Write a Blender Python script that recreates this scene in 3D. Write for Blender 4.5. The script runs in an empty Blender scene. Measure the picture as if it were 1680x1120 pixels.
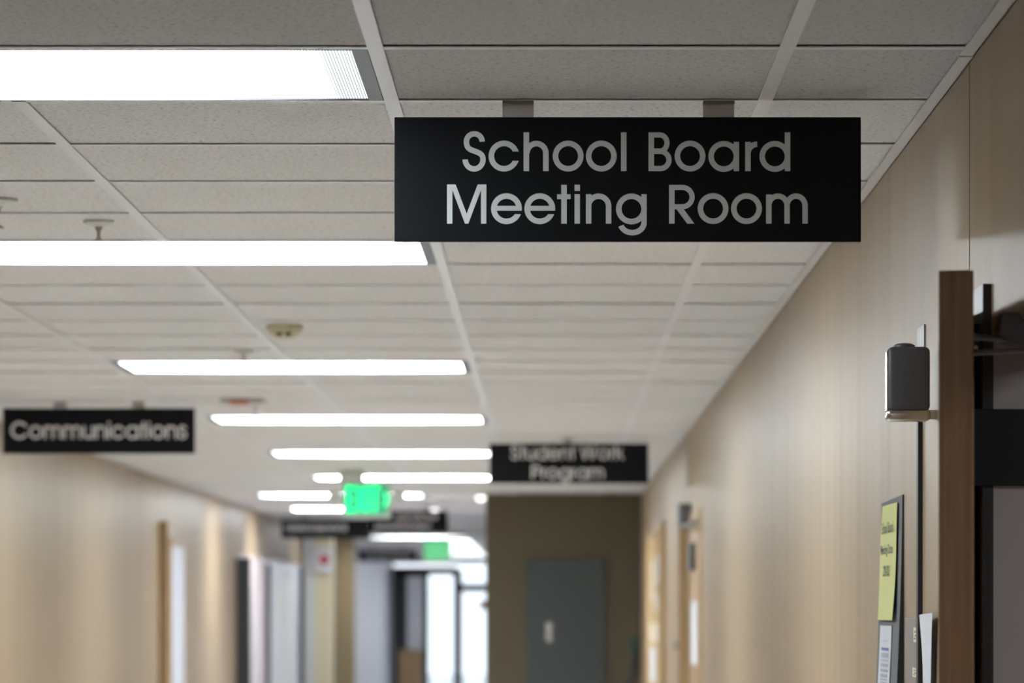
import bpy, bmesh, math, random
from mathutils import Vector, Matrix
random.seed(7)
C = bpy.context.scene.collection
R = math.radians

# ------------------------------------------------------------------ camera, world, exposure
F = 6515.0            # focal length in pixels of the 1680 wide frame
EYE = 1.60
CEIL = 2.437
VX, VY = 902.0, 1007.0
cam_d = bpy.data.cameras.new('camera')
cam = bpy.data.objects.new('camera', cam_d); C.objects.link(cam)
cam.location = (0, 0, EYE); cam.rotation_euler = (R(90), 0, 0)
cam_d.sensor_width = 36.0
cam_d.lens = F * 36.0 / 1680.0
cam_d.shift_x = -(VX - 840.0) / 1680.0
cam_d.shift_y = (VY - 560.0) / 1680.0
cam_d.clip_start = 0.05; cam_d.clip_end = 300
cam_d.dof.use_dof = True
cam_d.dof.focus_distance = 6.47
cam_d.dof.aperture_fstop = 7.0
bpy.context.scene.camera = cam

world = bpy.data.worlds.new('daylight'); bpy.context.scene.world = world
world.use_nodes = True
bg = world.node_tree.nodes['Background']
bg.inputs['Color'].default_value = (0.87, 0.93, 1.0, 1)
bg.inputs['Strength'].default_value = 2.0
vs = bpy.context.scene.view_settings
vs.view_transform = 'Standard'; vs.look = 'None'; vs.gamma = 1.0; vs.use_curve_mapping = False
vs.exposure = 0.0
LAMP = 47.0            # strength of the fluorescent diffusers

# ------------------------------------------------------------------ helpers
def X(px, d): return (px - VX) * d / F
def Z(py, d): return EYE + (VY - py) * d / F
X0, Y0, MOD = -2.087, 5.882, 0.6096
def LX(i): return X0 + MOD * i
def KY(k): return Y0 + MOD * k

def add_box(bm, x0, x1, y0, y1, z0, z1):
    v = [bm.verts.new(p) for p in ((x0,y0,z0),(x1,y0,z0),(x1,y1,z0),(x0,y1,z0),(x0,y0,z1),(x1,y0,z1),(x1,y1,z1),(x0,y1,z1))]
    for f in ((0,3,2,1),(4,5,6,7),(0,1,5,4),(1,2,6,5),(2,3,7,6),(3,0,4,7)):
        bm.faces.new([v[i] for i in f])
    return v
def box_bm(*b, bevel=0.0, seg=2):
    bm = bmesh.new(); add_box(bm, *b)
    if bevel > 0:
        bmesh.ops.bevel(bm, geom=list(bm.edges), offset=bevel, segments=seg, affect='EDGES', profile=0.5)
    return bm
def boxes_bm(lst):
    bm = bmesh.new()
    for b in lst: add_box(bm, *b)
    return bm
def lathe_bm(profile, n=32, axis='Z', centre=(0,0,0)):
    """profile: list of (radius, height); axis along which the height runs"""
    bm = bmesh.new(); rings = []
    for r, h in profile:
        ring = []
        for i in range(n):
            a = 2*math.pi*i/n; c, s = r*math.cos(a), r*math.sin(a)
            p = {'Z': (c, s, h), 'Y': (c, h, s), 'X': (h, c, s)}[axis]
            ring.append(bm.verts.new((p[0]+centre[0], p[1]+centre[1], p[2]+centre[2])))
        rings.append(ring)
    for a, b in zip(rings, rings[1:]):
        for i in range(n):
            bm.faces.new((a[i], a[(i+1)%n], b[(i+1)%n], b[i]))
    bm.faces.new(rings[0]); bm.faces.new(rings[-1])
    bmesh.ops.recalc_face_normals(bm, faces=bm.faces)
    return bm
def tube_bm(pts, r, n=10):
    bm = bmesh.new(); rings = []
    pts = [Vector(p) for p in pts]
    for i, p in enumerate(pts):
        t = (pts[min(i+1, len(pts)-1)] - pts[max(i-1, 0)]).normalized()
        u = t.cross(Vector((0.31, 0.2, 0.93)) if abs(t.z) < 0.9 else Vector((1, 0, 0))).normalized(); w = t.cross(u)
        rr = r[i] if isinstance(r, (list, tuple)) else r
        rings.append([bm.verts.new(p + (u*math.cos(2*math.pi*k/n) + w*math.sin(2*math.pi*k/n))*rr) for k in range(n)])
    for a, b in zip(rings, rings[1:]):
        for i in range(n): bm.faces.new((a[i], a[(i+1)%n], b[(i+1)%n], b[i]))
    bm.faces.new(rings[0]); bm.faces.new(rings[-1])
    bmesh.ops.recalc_face_normals(bm, faces=bm.faces)
    return bm
def prism_bm(poly, y0, y1, bm=None):
    """polygon in (x, z) pulled from y0 (front) to y1"""
    bm = bm or bmesh.new()
    a = [bm.verts.new((x, y0, z)) for x, z in poly]; b = [bm.verts.new((x, y1, z)) for x, z in poly]
    bm.faces.new(a); bm.faces.new(b[::-1]); n = len(poly)
    for i in range(n): bm.faces.new((a[i], b[i], b[(i+1)%n], a[(i+1)%n]))
    return bm
def obj(name, bm, m, parent=None, smooth=False):
    bmesh.ops.recalc_face_normals(bm, faces=bm.faces)
    me = bpy.data.meshes.new(name); bm.to_mesh(me); bm.free()
    o = bpy.data.objects.new(name, me); C.objects.link(o)
    for mm in (m if isinstance(m, (list, tuple)) else [m]): me.materials.append(mm)
    if smooth:
        for p in me.polygons: p.use_smooth = True
        me.set_sharp_from_angle(angle=R(40))
    if parent is not None: o.parent = parent
    return o
def thing(name, label, cat, loc=(0,0,0), group=None):
    o = bpy.data.objects.new(name, None); C.objects.link(o); o.location = loc
    o.empty_display_size = 0.1
    o['label'] = label; o['category'] = cat
    if group: o['group'] = group
    return o
def tag(o, label, cat, group=None):
    o['label'] = label; o['category'] = cat
    if group: o['group'] = group
    return o
def struct(name, bm, m, parent=None, smooth=False, label=None):
    o = obj(name, bm, m, parent, smooth); o['kind'] = 'structure'
    if label: o['label'] = label
    return o
def copy_thing(root, loc, label, group=None):
    r = root.copy(); C.objects.link(r); r.location = loc; r['label'] = label
    if group: r['group'] = group
    for ch in list(root.children):
        c = ch.copy(); C.objects.link(c); c.parent = r
        for g in list(ch.children):
            d = g.copy(); C.objects.link(d); d.parent = c
    return r

# ------------------------------------------------------------------ materials
def mat(name, col, rough=0.5, metal=0.0, spec=0.5, emit=None, strength=0.0):
    m = bpy.data.materials.new(name); m.use_nodes = True
    b = m.node_tree.nodes['Principled BSDF']
    b.inputs['Base Color'].default_value = (*col, 1)
    b.inputs['Roughness'].default_value = rough
    b.inputs['Metallic'].default_value = metal
    b.inputs['Specular IOR Level'].default_value = spec
    if emit:
        b.inputs['Emission Color'].default_value = (*emit, 1)
        b.inputs['Emission Strength'].default_value = strength
    return m
def nodes(m): return m.node_tree.nodes, m.node_tree.links, m.node_tree.nodes['Principled BSDF']
def noise(m, scale, detail=2.0, vec=(1,1,1), rough=0.5):
    n, l, b = nodes(m)
    tc = n.new('ShaderNodeTexCoord'); mp = n.new('ShaderNodeMapping'); t = n.new('ShaderNodeTexNoise')
    mp.inputs['Scale'].default_value = vec
    t.inputs['Scale'].default_value = scale; t.inputs['Detail'].default_value = detail; t.inputs['Roughness'].default_value = rough
    l.new(tc.outputs['Object'], mp.inputs['Vector']); l.new(mp.outputs['Vector'], t.inputs['Vector'])
    return t
def ramp(m, fac, stops):
    n, l, b = nodes(m)
    r = n.new('ShaderNodeValToRGB'); e = r.color_ramp.elements
    e[0].position, e[0].color = stops[0][0], (*stops[0][1], 1)
    e[1].position, e[1].color = stops[1][0], (*stops[1][1], 1)
    for p, c in stops[2:]:
        k = e.new(p); k.color = (*c, 1)
    l.new(fac, r.inputs['Fac']); return r
def bump(m, h, strength, dist):
    n, l, b = nodes(m)
    k = n.new('ShaderNodeBump'); k.inputs['Strength'].default_value = strength; k.inputs['Distance'].default_value = dist
    l.new(h, k.inputs['Height']); l.new(k.outputs['Normal'], b.inputs['Normal'])

M = {}
# mineral fibre tile: off white with fine dark fissures
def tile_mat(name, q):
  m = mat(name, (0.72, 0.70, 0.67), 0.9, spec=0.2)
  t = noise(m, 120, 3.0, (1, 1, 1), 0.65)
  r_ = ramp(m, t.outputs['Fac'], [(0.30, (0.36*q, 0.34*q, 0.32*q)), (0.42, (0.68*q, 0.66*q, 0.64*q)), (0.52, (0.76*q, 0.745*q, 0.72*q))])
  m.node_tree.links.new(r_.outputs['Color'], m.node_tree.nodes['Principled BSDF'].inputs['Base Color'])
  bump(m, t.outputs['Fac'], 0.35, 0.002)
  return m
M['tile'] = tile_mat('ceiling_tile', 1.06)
M['tile_grey'] = tile_mat('greyer_ceiling_tile', 0.76)  # same tile in a greyer tone, for the near rows
M['tee'] = mat('white_painted_grid', (0.74, 0.72, 0.71), 0.38, spec=0.5)
M['angle'] = mat('white_wall_angle', (0.68, 0.65, 0.62), 0.4)
# painted walls: beige satin paint over slightly wavy plaster
def wall_mat(name, col, rough=0.40):
    m = mat(name, col, rough, spec=0.26)
    t = noise(m, 1.0, 2.0, (1.5, 2.2, 0.03), 0.5)
    bump(m, t.outputs['Fac'], 0.85, 0.02)
    t2 = noise(m, 260, 2.0)
    r = ramp(m, t2.outputs['Fac'], [(0.3, tuple(c*0.93 for c in col)), (0.7, tuple(min(1, c*1.05) for c in col))])
    m.node_tree.links.new(r.outputs['Color'], m.node_tree.nodes['Principled BSDF'].inputs['Base Color'])
    return m
M['wall'] = wall_mat('beige_wall_paint', (0.295, 0.218, 0.134))
M['wall_brown'] = wall_mat('brown_wall_paint', (0.105, 0.083, 0.05), 0.5)
M['wall_white'] = wall_mat('white_wall_paint', (0.64, 0.62, 0.67), 0.35)
M['column'] = mat('tan_column_paint', (0.85, 0.74, 0.50), 0.4)
M['column_dark'] = mat('khaki_column_paint', (0.36, 0.28, 0.165), 0.5)
m = M['floor'] = mat('vinyl_floor', (0.66, 0.67, 0.67), 0.3)
t = noise(m, 30, 4.0); r_ = ramp(m, t.outputs['Fac'], [(0.3, (0.76, 0.77, 0.78)), (0.7, (0.84, 0.85, 0.86))])
m.node_tree.links.new(r_.outputs['Color'], m.node_tree.nodes['Principled BSDF'].inputs['Base Color'])
M['bounce_cut'] = mat('grey_bounce_cut', (0.36, 0.36, 0.37), 0.95)
def wood_mat(name, a, b_, rough=0.45, vec=(60, 60, 2.2)):
    m = mat(name, a, rough)
    t = noise(m, 1.6, 5.0, vec, 0.6)
    r = ramp(m, t.outputs['Fac'], [(0.30, b_), (0.68, a)])
    m.node_tree.links.new(r.outputs['Color'], m.node_tree.nodes['Principled BSDF'].inputs['Base Color'])
    bump(m, t.outputs['Fac'], 0.15, 0.001)
    return m
M['wood'] = wood_mat('walnut_door', (0.27, 0.138, 0.060), (0.17, 0.082, 0.034))
M['wood_mid'] = wood_mat('oak_trim', (0.36, 0.235, 0.11), (0.25, 0.15, 0.065))
M['sign_black'] = mat('matt_black_sign_panel', (0.006, 0.0066, 0.008), 0.5, spec=0.12)
M['letter'] = mat('silver_vinyl_letter', (0.56, 0.585, 0.585), 0.45, metal=0.15)
M['letter_lit'] = mat('lit_vinyl_letter', (0.80, 0.77, 0.77), 0.5)  # same vinyl, brightened: light on the farther signs put into the colour
M['bracket'] = mat('grey_sign_bracket', (0.55, 0.52, 0.50), 0.5)
M['clip'] = mat('brown_grey_clip', (0.22, 0.18, 0.16), 0.5)
M['frame_grey'] = mat('light_door_frame', (0.33, 0.34, 0.36), 0.4, metal=0.3)
def lens_mat(name, k_, end=0.2):
    m = bpy.data.materials.new(name); m.use_nodes = True
    n = m.node_tree.nodes; l = m.node_tree.links; n.clear()
    out = n.new('ShaderNodeOutputMaterial'); em = n.new('ShaderNodeEmission')
    tc = n.new('ShaderNodeTexCoord'); sp = n.new('ShaderNodeSeparateXYZ'); l.new(tc.outputs['Object'], sp.inputs['Vector'])
    mu = n.new('ShaderNodeMath'); mu.operation = 'MULTIPLY'; mu.inputs[1].default_value = 2*math.pi/0.0046; l.new(sp.outputs['X'], mu.inputs[0])
    si = n.new('ShaderNodeMath'); si.operation = 'SINE'; l.new(mu.outputs[0], si.inputs[0])
    ab = n.new('ShaderNodeMath'); ab.operation = 'ABSOLUTE'; l.new(sp.outputs['X'], ab.inputs[0])
    mr = n.new('ShaderNodeMapRange'); mr.inputs['From Min'].default_value = 0.28; mr.inputs['From Max'].default_value = 0.50
    mr.inputs['To Min'].default_value = 0.0; mr.inputs['To Max'].default_value = 0.75; l.new(ab.outputs[0], mr.inputs['Value'])
    m1 = n.new('ShaderNodeMath'); m1.operation = 'MULTIPLY'; l.new(si.outputs[0], m1.inputs[0]); l.new(mr.outputs[0], m1.inputs[1])
    # the tubes end before the lens does: less light in the last hand's width
    me_ = n.new('ShaderNodeMapRange'); me_.inputs['From Min'].default_value = 0.26; me_.inputs['From Max'].default_value = 0.53
    me_.inputs['To Min'].default_value = 1.0; me_.inputs['To Max'].default_value = end; l.new(ab.outputs[0], me_.inputs['Value'])
    ad = n.new('ShaderNodeMath'); ad.operation = 'ADD'; ad.inputs[1].default_value = 1.0; l.new(m1.outputs[0], ad.inputs[0])
    m2 = n.new('ShaderNodeMath'); m2.operation = 'MULTIPLY'; l.new(ad.outputs[0], m2.inputs[0]); l.new(me_.outputs[0], m2.inputs[1])
    m3 = n.new('ShaderNodeMath'); m3.operation = 'MULTIPLY'; m3.inputs[1].default_value = LAMP*k_; l.new(m2.outputs[0], m3.inputs[0])
    em.inputs['Color'].default_value = (0.90, 0.965, 1.0, 1); l.new(m3.outputs[0], em.inputs['Strength']); l.new(em.outputs[0], out.inputs['Surface'])
    return m
M['lens'] = lens_mat('prismatic_lamp_lens', 1.0)
M['lens_weak'] = lens_mat('prismatic_lens_weak_tubes', 0.58, 0.052)
M['lens_far'] = lens_mat('prismatic_lens_far', 0.32)
M['fixture'] = mat('grey_lamp_door_frame', (0.06, 0.06, 0.072), 0.5)
M['housing'] = mat('white_lamp_housing', (0.8, 0.8, 0.8), 0.5)
M['cream'] = mat('aged_cream_plastic', (0.60, 0.53, 0.34), 0.5)
M['cream_dark'] = mat('dark_vent', (0.10, 0.085, 0.05), 0.6)
M['brass'] = mat('tarnished_steel', (0.42, 0.36, 0.32), 0.35, metal=0.8)
M['white_metal'] = mat('off_white_metal', (0.62, 0.61, 0.56), 0.4)
M['chrome'] = mat('chrome', (0.8, 0.8, 0.82), 0.12, metal=1.0)
M['rim'] = mat('dull_polished_metal', (0.50, 0.46, 0.40), 0.22, metal=1.0)
M['red'] = mat('red_print', (0.62, 0.04, 0.04), 0.5)
M['red_pale'] = mat('faded_red_plastic', (0.55, 0.20, 0.13), 0.5)
M['exit_body'] = mat('exit_sign_housing', (0.62, 0.62, 0.60), 0.45)
M['exit_face'] = mat('exit_sign_face', (0.05, 0.55, 0.28), 0.4, emit=(0.02, 0.9, 0.30), strength=0.12)
M['exit_letter'] = mat('green_lit_letter', (0.0, 0.6, 0.2), 0.4, emit=(0.0, 0.95, 0.32), strength=1.7)
M['exit_face_far'] = mat('exit_sign_face_far', (0.3, 0.6, 0.4), 0.4, emit=(0.10, 0.75, 0.25), strength=0.6)
M['black'] = mat('black_plastic', (0.012, 0.012, 0.013), 0.4)
M['black_metal'] = mat('black_painted_steel', (0.005, 0.005, 0.006), 0.5, spec=0.25)
M['closer'] = mat('dark_grey_closer_cover', (0.090, 0.090, 0.096), 0.45)
M['jamb'] = mat('grey_brown_steel_jamb', (0.30, 0.27, 0.27), 0.32, metal=0.2)
M['box_grey'] = mat('charcoal_plastic', (0.085, 0.085, 0.095), 0.45, spec=0.4)
M['board'] = mat('slate_card', (0.075, 0.085, 0.092), 0.7)
M['yellow'] = mat('yellow_paper', (0.58, 0.60, 0.24), 0.8)
M['paper'] = mat('white_paper', (0.58, 0.60, 0.64), 0.8)
M['ink'] = mat('dark_ink', (0.05, 0.06, 0.04), 0.7)
M['blue_ink'] = mat('blue_ink', (0.09, 0.12, 0.33), 0.7)
M['grey_ink'] = mat('grey_blue_ink', (0.30, 0.34, 0.45), 0.7)
M['plate'] = mat('taupe_plastic', (0.20, 0.165, 0.155), 0.5)
M['ivory'] = mat('ivory_print', (0.66, 0.64, 0.50), 0.5)
M['teal'] = mat('teal_grey_door_paint', (0.036, 0.046, 0.044), 0.5)
M['cork'] = wood_mat('tan_cork', (0.50, 0.35, 0.17), (0.40, 0.27, 0.12), 0.9, (40, 40, 40))
M['alu_dark'] = mat('dark_bronze_aluminium', (0.022, 0.024, 0.026), 0.4, metal=0.3)
M['dark_green'] = mat('dark_green_plastic', (0.01, 0.035, 0.02), 0.5)
M['concrete'] = mat('pale_paving', (0.6, 0.62, 0.65), 0.8)
M['frosted'] = mat('frosted_pale_glass', (0.66, 0.68, 0.74), 0.14, emit=(0.80, 0.87, 1.0), strength=0.2)  # glow put into the pane for daylight behind it; the wall is solid
M['frosted_pink'] = mat('frosted_pinkish_glass', (0.62, 0.52, 0.52), 0.2, emit=(1.0, 0.82, 0.82), strength=0.08)  # weaker pinkish daylight glow put into this pane
m = M['glass'] = bpy.data.materials.new('clear_glass'); m.use_nodes = True
n = m.node_tree.nodes; l = m.node_tree.links; n.clear()
out = n.new('ShaderNodeOutputMaterial'); mx = n.new('ShaderNodeMixShader'); tr = n.new('ShaderNodeBsdfTransparent'); gl = n.new('ShaderNodeBsdfGlossy'); fr = n.new('ShaderNodeFresnel')
tr.inputs['Color'].default_value = (0.93, 0.96, 0.97, 1); gl.inputs['Roughness'].default_value = 0.03; fr.inputs['IOR'].default_value = 1.35
l.new(fr.outputs[0], mx.inputs['Fac']); l.new(tr.outputs[0], mx.inputs[1]); l.new(gl.outputs[0], mx.inputs[2]); l.new(mx.outputs[0], out.inputs['Surface'])

# ------------------------------------------------------------------ the shell
WR, WL = 0.636, -2.39          # faces of the right and the left wall
END, BACK = 60.0, -9.0
BLK, BX = 27.7, -0.446         # the wall that closes the right half of the corridor
TOP = CEIL + 0.16
struct('floor', box_bm(-7.0, 3.0, BACK-0.2, END+0.3, -0.1, 0.0), M['floor'])
struct('floor_bounce_cut', box_bm(WL, WR, BACK, 6.2, -0.001, 0.006), M['bounce_cut'])  # unseen darker floor, added to cut light bounced onto the near ceiling
struct('ground', box_bm(-30, 30, END+0.3, 110, -0.16, -0.06), M['concrete'])

# troffer positions: (row, left line, modules wide)
TROFFERS = [(-22, 1, 2), (-16, 1, 2), (-8, 1, 2), (0, 1, 2), (5, 1, 2), (12, 1, 2), (18, 1, 2), (24, 1, 2), (30, 1, 2), (36, 0, 2), (42, 0, 1), (51, 0, 1), (54, 0, 1),
            (61, 0, 2), (65, 1, 1), (69, 1, 1), (73, 1, 1), (78, 1, 1), (83, 1, 1)]
taken = set()
for k, i, w in TROFFERS:
    for j in range(w): taken.add((k, i+j))
# tiles: each lies a hair above the grid, with its own tiny sag
bm = bmesh.new()
cols = [(WL, LX(0))] + [(LX(i), LX(i+1)) for i in range(4)] + [(LX(4), WR)]
k0, k1 = -25, 90
for k in range(k0, k1):
    for ci, (a, b) in enumerate(cols):
        if (k, ci-1) in taken: continue
        s = random.uniform(0.0, 0.0012)
        g = 0.004
        add_box(bm, a+g, b-g, KY(k)+g, KY(k+1)-g, CEIL+0.0034+s, CEIL+0.016+s)
        bm.faces.ensure_lookup_table()
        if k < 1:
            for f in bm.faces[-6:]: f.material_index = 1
struct('ceiling', bm, [M['tile'], M['tile_grey']])
struct('roof_slab', box_bm(-7.0, 3.0, BACK-0.2, END+0.2, TOP, TOP+0.12), M['wall'])
# grid of tees: long runners a touch lower than the cross tees
bm = bmesh.new(); hw = 0.012
for i in range(5):
    a = k0
    for k in range(k0, k1+1):
        if k == k1 or ((k, i-1) in taken and (k, i) in taken):
            add_box(bm, LX(i)-hw, LX(i)+hw, KY(a), min(KY(k), END), CEIL, CEIL+0.0018)
            add_box(bm, LX(i)-0.001, LX(i)+0.001, KY(a), min(KY(k), END), CEIL+0.0018, CEIL+0.035)
            a = k+1
edges = [WL] + [LX(i) for i in range(5)] + [WR]
for k in range(k0, k1):
    for ci in range(6):
        if ((k, ci-1) in taken) and ((k-1, ci-1) in taken): continue
        a = edges[ci] + (hw if ci else 0.0); b = edges[ci+1] - (hw if ci < 5 else 0.0)
        add_box(bm, a, b, KY(k)-hw, KY(k)+hw, CEIL+0.0004, CEIL+0.002)
struct('trim_1', bm, M['tee'], label='white suspended ceiling grid')
# wall angle in lengths, one sitting slightly low
bm = bmesh.new()
for a, b, dz in ((BACK, 5.95, 0.0), (5.953, BLK, 0.0015)):
    add_box(bm, WR-0.022, WR, a, b, CEIL-0.0008-dz, CEIL+0.0012-dz)
    add_box(bm, WR-0.0018, WR, a, b, CEIL-0.0008-dz, CEIL+0.022)
add_box(bm, WL, WL+0.022, BACK, END, CEIL-0.0008, CEIL+0.0012)
struct('trim_2', bm, M['angle'], label='white angle strip where ceiling meets walls')

# right wall: doorway to the meeting room, panel joint just past it
T = 0.16
DW0, DW1, DH = 4.84, 5.726, 1.998
J0, J1 = 6.012, 6.022
bm = boxes_bm([
    (WR, WR+T, BACK, DW0, 0, TOP), (WR, WR+T, DW0, DW1, DH, TOP), (WR, WR+T, DW1, J0, 0, TOP),
    (WR+0.006, WR+T, J0, J1, 0, TOP), (WR, WR+T, J1, 16.75, 0, TOP),
    (WR, WR+T, 16.75, 18.45, 2.02, TOP), (WR+0.12, WR+T, 16.75, 18.45, 0, 2.02), (WR, WR+T, 18.45, BLK+0.1, 0, TOP)])
struct('wall_right', bm, M['wall'])
# the meeting room seen past the door
bm = boxes_bm([(3.0, 3.1, 3.0, 9.0, 0, TOP), (WR+T, 3.1, 2.9, 3.0, 0, TOP), (WR+T, 3.1, 9.0, 9.1, 0, TOP), (WR+T, 3.1, 2.9, 9.1, TOP-0.1, TOP)])
struct('wall_meeting_room', bm, M['wall'])
# left wall: openings for the office door and the glazed front
G0, G1, GH = 30.3, 38.1, 2.16
O0, O1, OH = 24.98, 26.0, 2.08
bm = box_bm(WL-T, WL, BACK, 44.0, 0, TOP)
struct('wall_left', bm, M['wall'])
struct('wall_left_far', box_bm(WL-T, WL, 44.0, END, 0, TOP), M['wall_white'])
struct('wall_back', box_bm(-7.0, 3.0, BACK-0.15, BACK, 0, TOP), M['wall'])
struct('wall_centre', box_bm(BX, WR+T, BLK, BLK+0.15, 0, TOP), M['wall_brown'])
struct('wall_centre_return', box_bm(BX, BX+0.15, BLK+0.15, END, 0, TOP), M['wall_white'])
struct('column_1', box_bm(WL, X(545, 38.4), 38.4, 38.75, 0, CEIL), M['column'], label='cream square column at left wall')
struct('trim_8', box_bm(X(499, 38.4), X(516, 38.4), 38.385, 38.41, 0, CEIL-0.01), M['housing'], label='white corner strip on the cream column')
struct('column_2', box_bm(WL, X(580, 44.0), 44.0, 44.4, 0, CEIL), M['column_dark'], label='khaki square column at left wall')

# ------------------------------------------------------------------ glazing and doors of the setting
# office door on the left, its wooden edge towards us
struct('trim_7', box_bm(WL-0.001, WL+0.055, 24.28, 24.36, 0, 2.165, bevel=0.003), M['wood_mid'], label='wooden door casing on the left wall')
w1 = struct('window_1', boxes_bm([(WL, WL+0.010, O0, O0+0.04, 0, OH), (WL, WL+0.010, O1-0.04, O1, 0, OH), (WL, WL+0.010, O0+0.04, O1-0.04, OH-0.05, OH), (WL, WL+0.010, O0+0.04, O1-0.04, 0, 0.12)]), M['wood_mid'])
obj('pane', box_bm(WL, WL+0.005, O0+0.04, O1-0.04, 0.12, OH-0.05), M['frosted'], w1)
fr_b = [(WL, X(410, 30.3), 30.3, 30.42, 0, 2.03), (WL, X(444, 33.5), 33.45, 33.57, 0, 2.02), (WL, X(498, 37.8), 37.8, 37.95, 0, 2.06),
        (WL, WL+0.02, 30.42, 37.8, 0, 0.1)]
w2 = struct('window_2', boxes_bm(fr_b), M['alu_dark'], label='dark framed frosted glazing on the left wall')
obj('pane', box_bm(WL, WL+0.006, 30.42, 33.45, 0.1, 2.06), M['frosted_pink'], w2)
obj('pane', box_bm(WL, WL+0.006, 33.57, 37.8, 0.1, 2.06), M['frosted'], w2)
# entrance at the far end
E = END
zt, zd = Z(936, E), Z(964, E)
xa, xb, xc, xd = X(700, E), X(751, E), X(800, E), BX
ef = [(WL, X(645, E), E, E+0.1, 0, TOP), (WL, BX, E, E+0.1, Z(924, E), TOP)]
struct('wall_far', boxes_bm(ef), M['wall_white'])
ef = [(X(645, E), xa+0.03, E, E+0.08, 0, zt), (xb-0.065, xb+0.065, E-0.01, E+0.08, 0, zt+0.02), (X(645, E), xb, E, E+0.08, zt-0.06, zt+0.06),
      (xb, xd, E, E+0.08, zd-0.06, zd+0.06), (xd-0.05, xd, E, E+0.08, 0, zt), (xa, xd, E, E+0.08, 0, 0.12)]
w3 = struct('window_3', boxes_bm(ef), M['alu_dark'], label='dark framed glass entrance at corridor end')
obj('pane', box_bm(xa+0.03, xb-0.03, E+0.03, E+0.036, 0.12, zt-0.04), M['glass'], w3)
obj('pane', box_bm(xb+0.03, xd-0.05, E+0.03, E+0.036, 0.12, zd-0.035), M['glass'], w3)
obj('pane', box_bm(xb+0.03, xd-0.05, E+0.03, E+0.036, zd+0.035, Z(924, E)), M['glass'], w3)
# teal door in the brown wall
tx0, tx1, tzt = X(863, BLK), X(993, BLK), Z(918, BLK)
d2 = struct('door_2', box_bm(tx0, tx1, BLK-0.035, BLK+0.001, 0.01, tzt, bevel=0.003), M['teal'], label='teal grey door in the brown wall')
hx = X(901, BLK); hz = Z(1036, BLK)
hb = box_bm(hx-0.022, hx+0.022, BLK-0.043, BLK-0.034, hz-0.065, hz+0.065, bevel=0.003)
obj('lock_plate', hb, M['chrome'], d2)
obj('door_handle', tube_bm([(hx, BLK-0.042, hz), (hx, BLK-0.09, hz), (hx+0.012, BLK-0.095, hz)], 0.014), M['chrome'], d2, True)

# ------------------------------------------------------------------ near door, held slightly open
near = struct('door_3', box_bm(0, 0.0445, 0, 0.90, 0.012, 2.0405, bevel=0.0012, seg=1), M['wood'], label='dark wooden meeting room door, edge on')
near.location = (X(1540, 5.09), 5.09, 0); near.rotation_euler = (0, 0, -R(5.86))
# light strip and far jamb return, its shade put in as black
struct('trim_3', box_bm(WR-0.012, WR+0.0005, DW1, 5.93, 0, Z(465, 5.726), bevel=0.001, seg=1), M['frame_grey'], label='light grey metal door frame edge')
struct('trim_4', box_bm(WR-0.0118, WR+0.003, DW1-0.006, DW1-0.0005, 0, Z(466, 5.72)), M['black'], label='door frame return, its shade put in as black')
struct('trim_5', boxes_bm([(WR+0.003, WR+T, DW1-0.004, DW1-0.0003, 0, DH), (WR+0.003, WR+T, DW0, DW1-0.004, DH-0.004, DH)]), M['jamb'], label='grey brown steel door jamb')
hz0, hz1 = Z(797, 5.72), Z(671, 5.72)
hg = box_bm(WR-0.034, WR+0.10, DW1-0.012, DW1-0.0062, hz0, hz1, bevel=0.0015)
hg = obj('hinge', hg, M['black_metal'], near)
bpy.context.view_layer.update(); hg.matrix_parent_inverse = near.matrix_world.inverted()
kn = tube_bm([(WR-0.036, DW1-0.014, hz0), (WR-0.036, DW1-0.014, hz1)], 0.007)
obj('knuckle', kn, M['black_metal'], hg, True)

# door closer: cover, main arm, second arm, shoe
cz0, cz1 = Z(577, 5.40), Z(515, 5.40)
cl = thing('door_closer', 'dark grey door closer at right edge, arm reaching the wooden door', 'door closer', (0.70, 5.40, cz1))
cx0 = X(1637, 5.40)
poly = [(cx0, cz1), (cx0+0.22, cz1+0.001), (cx0+0.22, cz0-0.030), (cx0+0.008, cz0+0.012), (cx0-0.003, cz0+0.026), (cx0+0.003, cz1-0.020)]
b = prism_bm([(x-0.70, z-cz1) for x, z in poly], -0.03, 0.03)
bmesh.ops.bevel(b, geom=list(b.edges), offset=0.003, segments=2, affect='EDGES')
obj('cover', b, M['closer'], cl)
obj('arm', tube_bm([(X(1592, 5.36)-0.70, -0.04+0.01, Z(551, 5.36)-cz1), (X(1610, 5.36)-0.70, -0.03, Z(553, 5.36)-cz1), (cx0+0.02-0.70, -0.005, Z(556, 5.4)-cz1)], [0.0065, 0.004, 0.005]), M['closer'], cl, True)
obj('arm', tube_bm([(X(1594, 5.5)-0.70, 0.10, Z(579, 5.5)-cz1), (cx0+0.16-0.70, 0.10, Z(568, 5.5)-cz1)], 0.004), M['plate'], cl, True)
b = box_bm(X(1596, 5.5)-0.70, X(1606, 5.5)-0.70, 0.08, 0.12, Z(563, 5.5)-cz1, Z(531, 5.5)-cz1, bevel=0.003)
obj('shoe', b, M['black_metal'], cl)
obj('screw', lathe_bm([(0.003, 0), (0.003, 0.004), (0.0015, 0.005)], 12, 'Y', (X(1601, 5.5)-0.70, 0.095, Z(571, 5.5)-cz1)), M['chrome'], cl, True)
obj('mounting_plate', box_bm(0.02, 0.14, -0.03, 0.03, -0.002, DH-cz1+0.001), M['closer'], cl)

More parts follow.
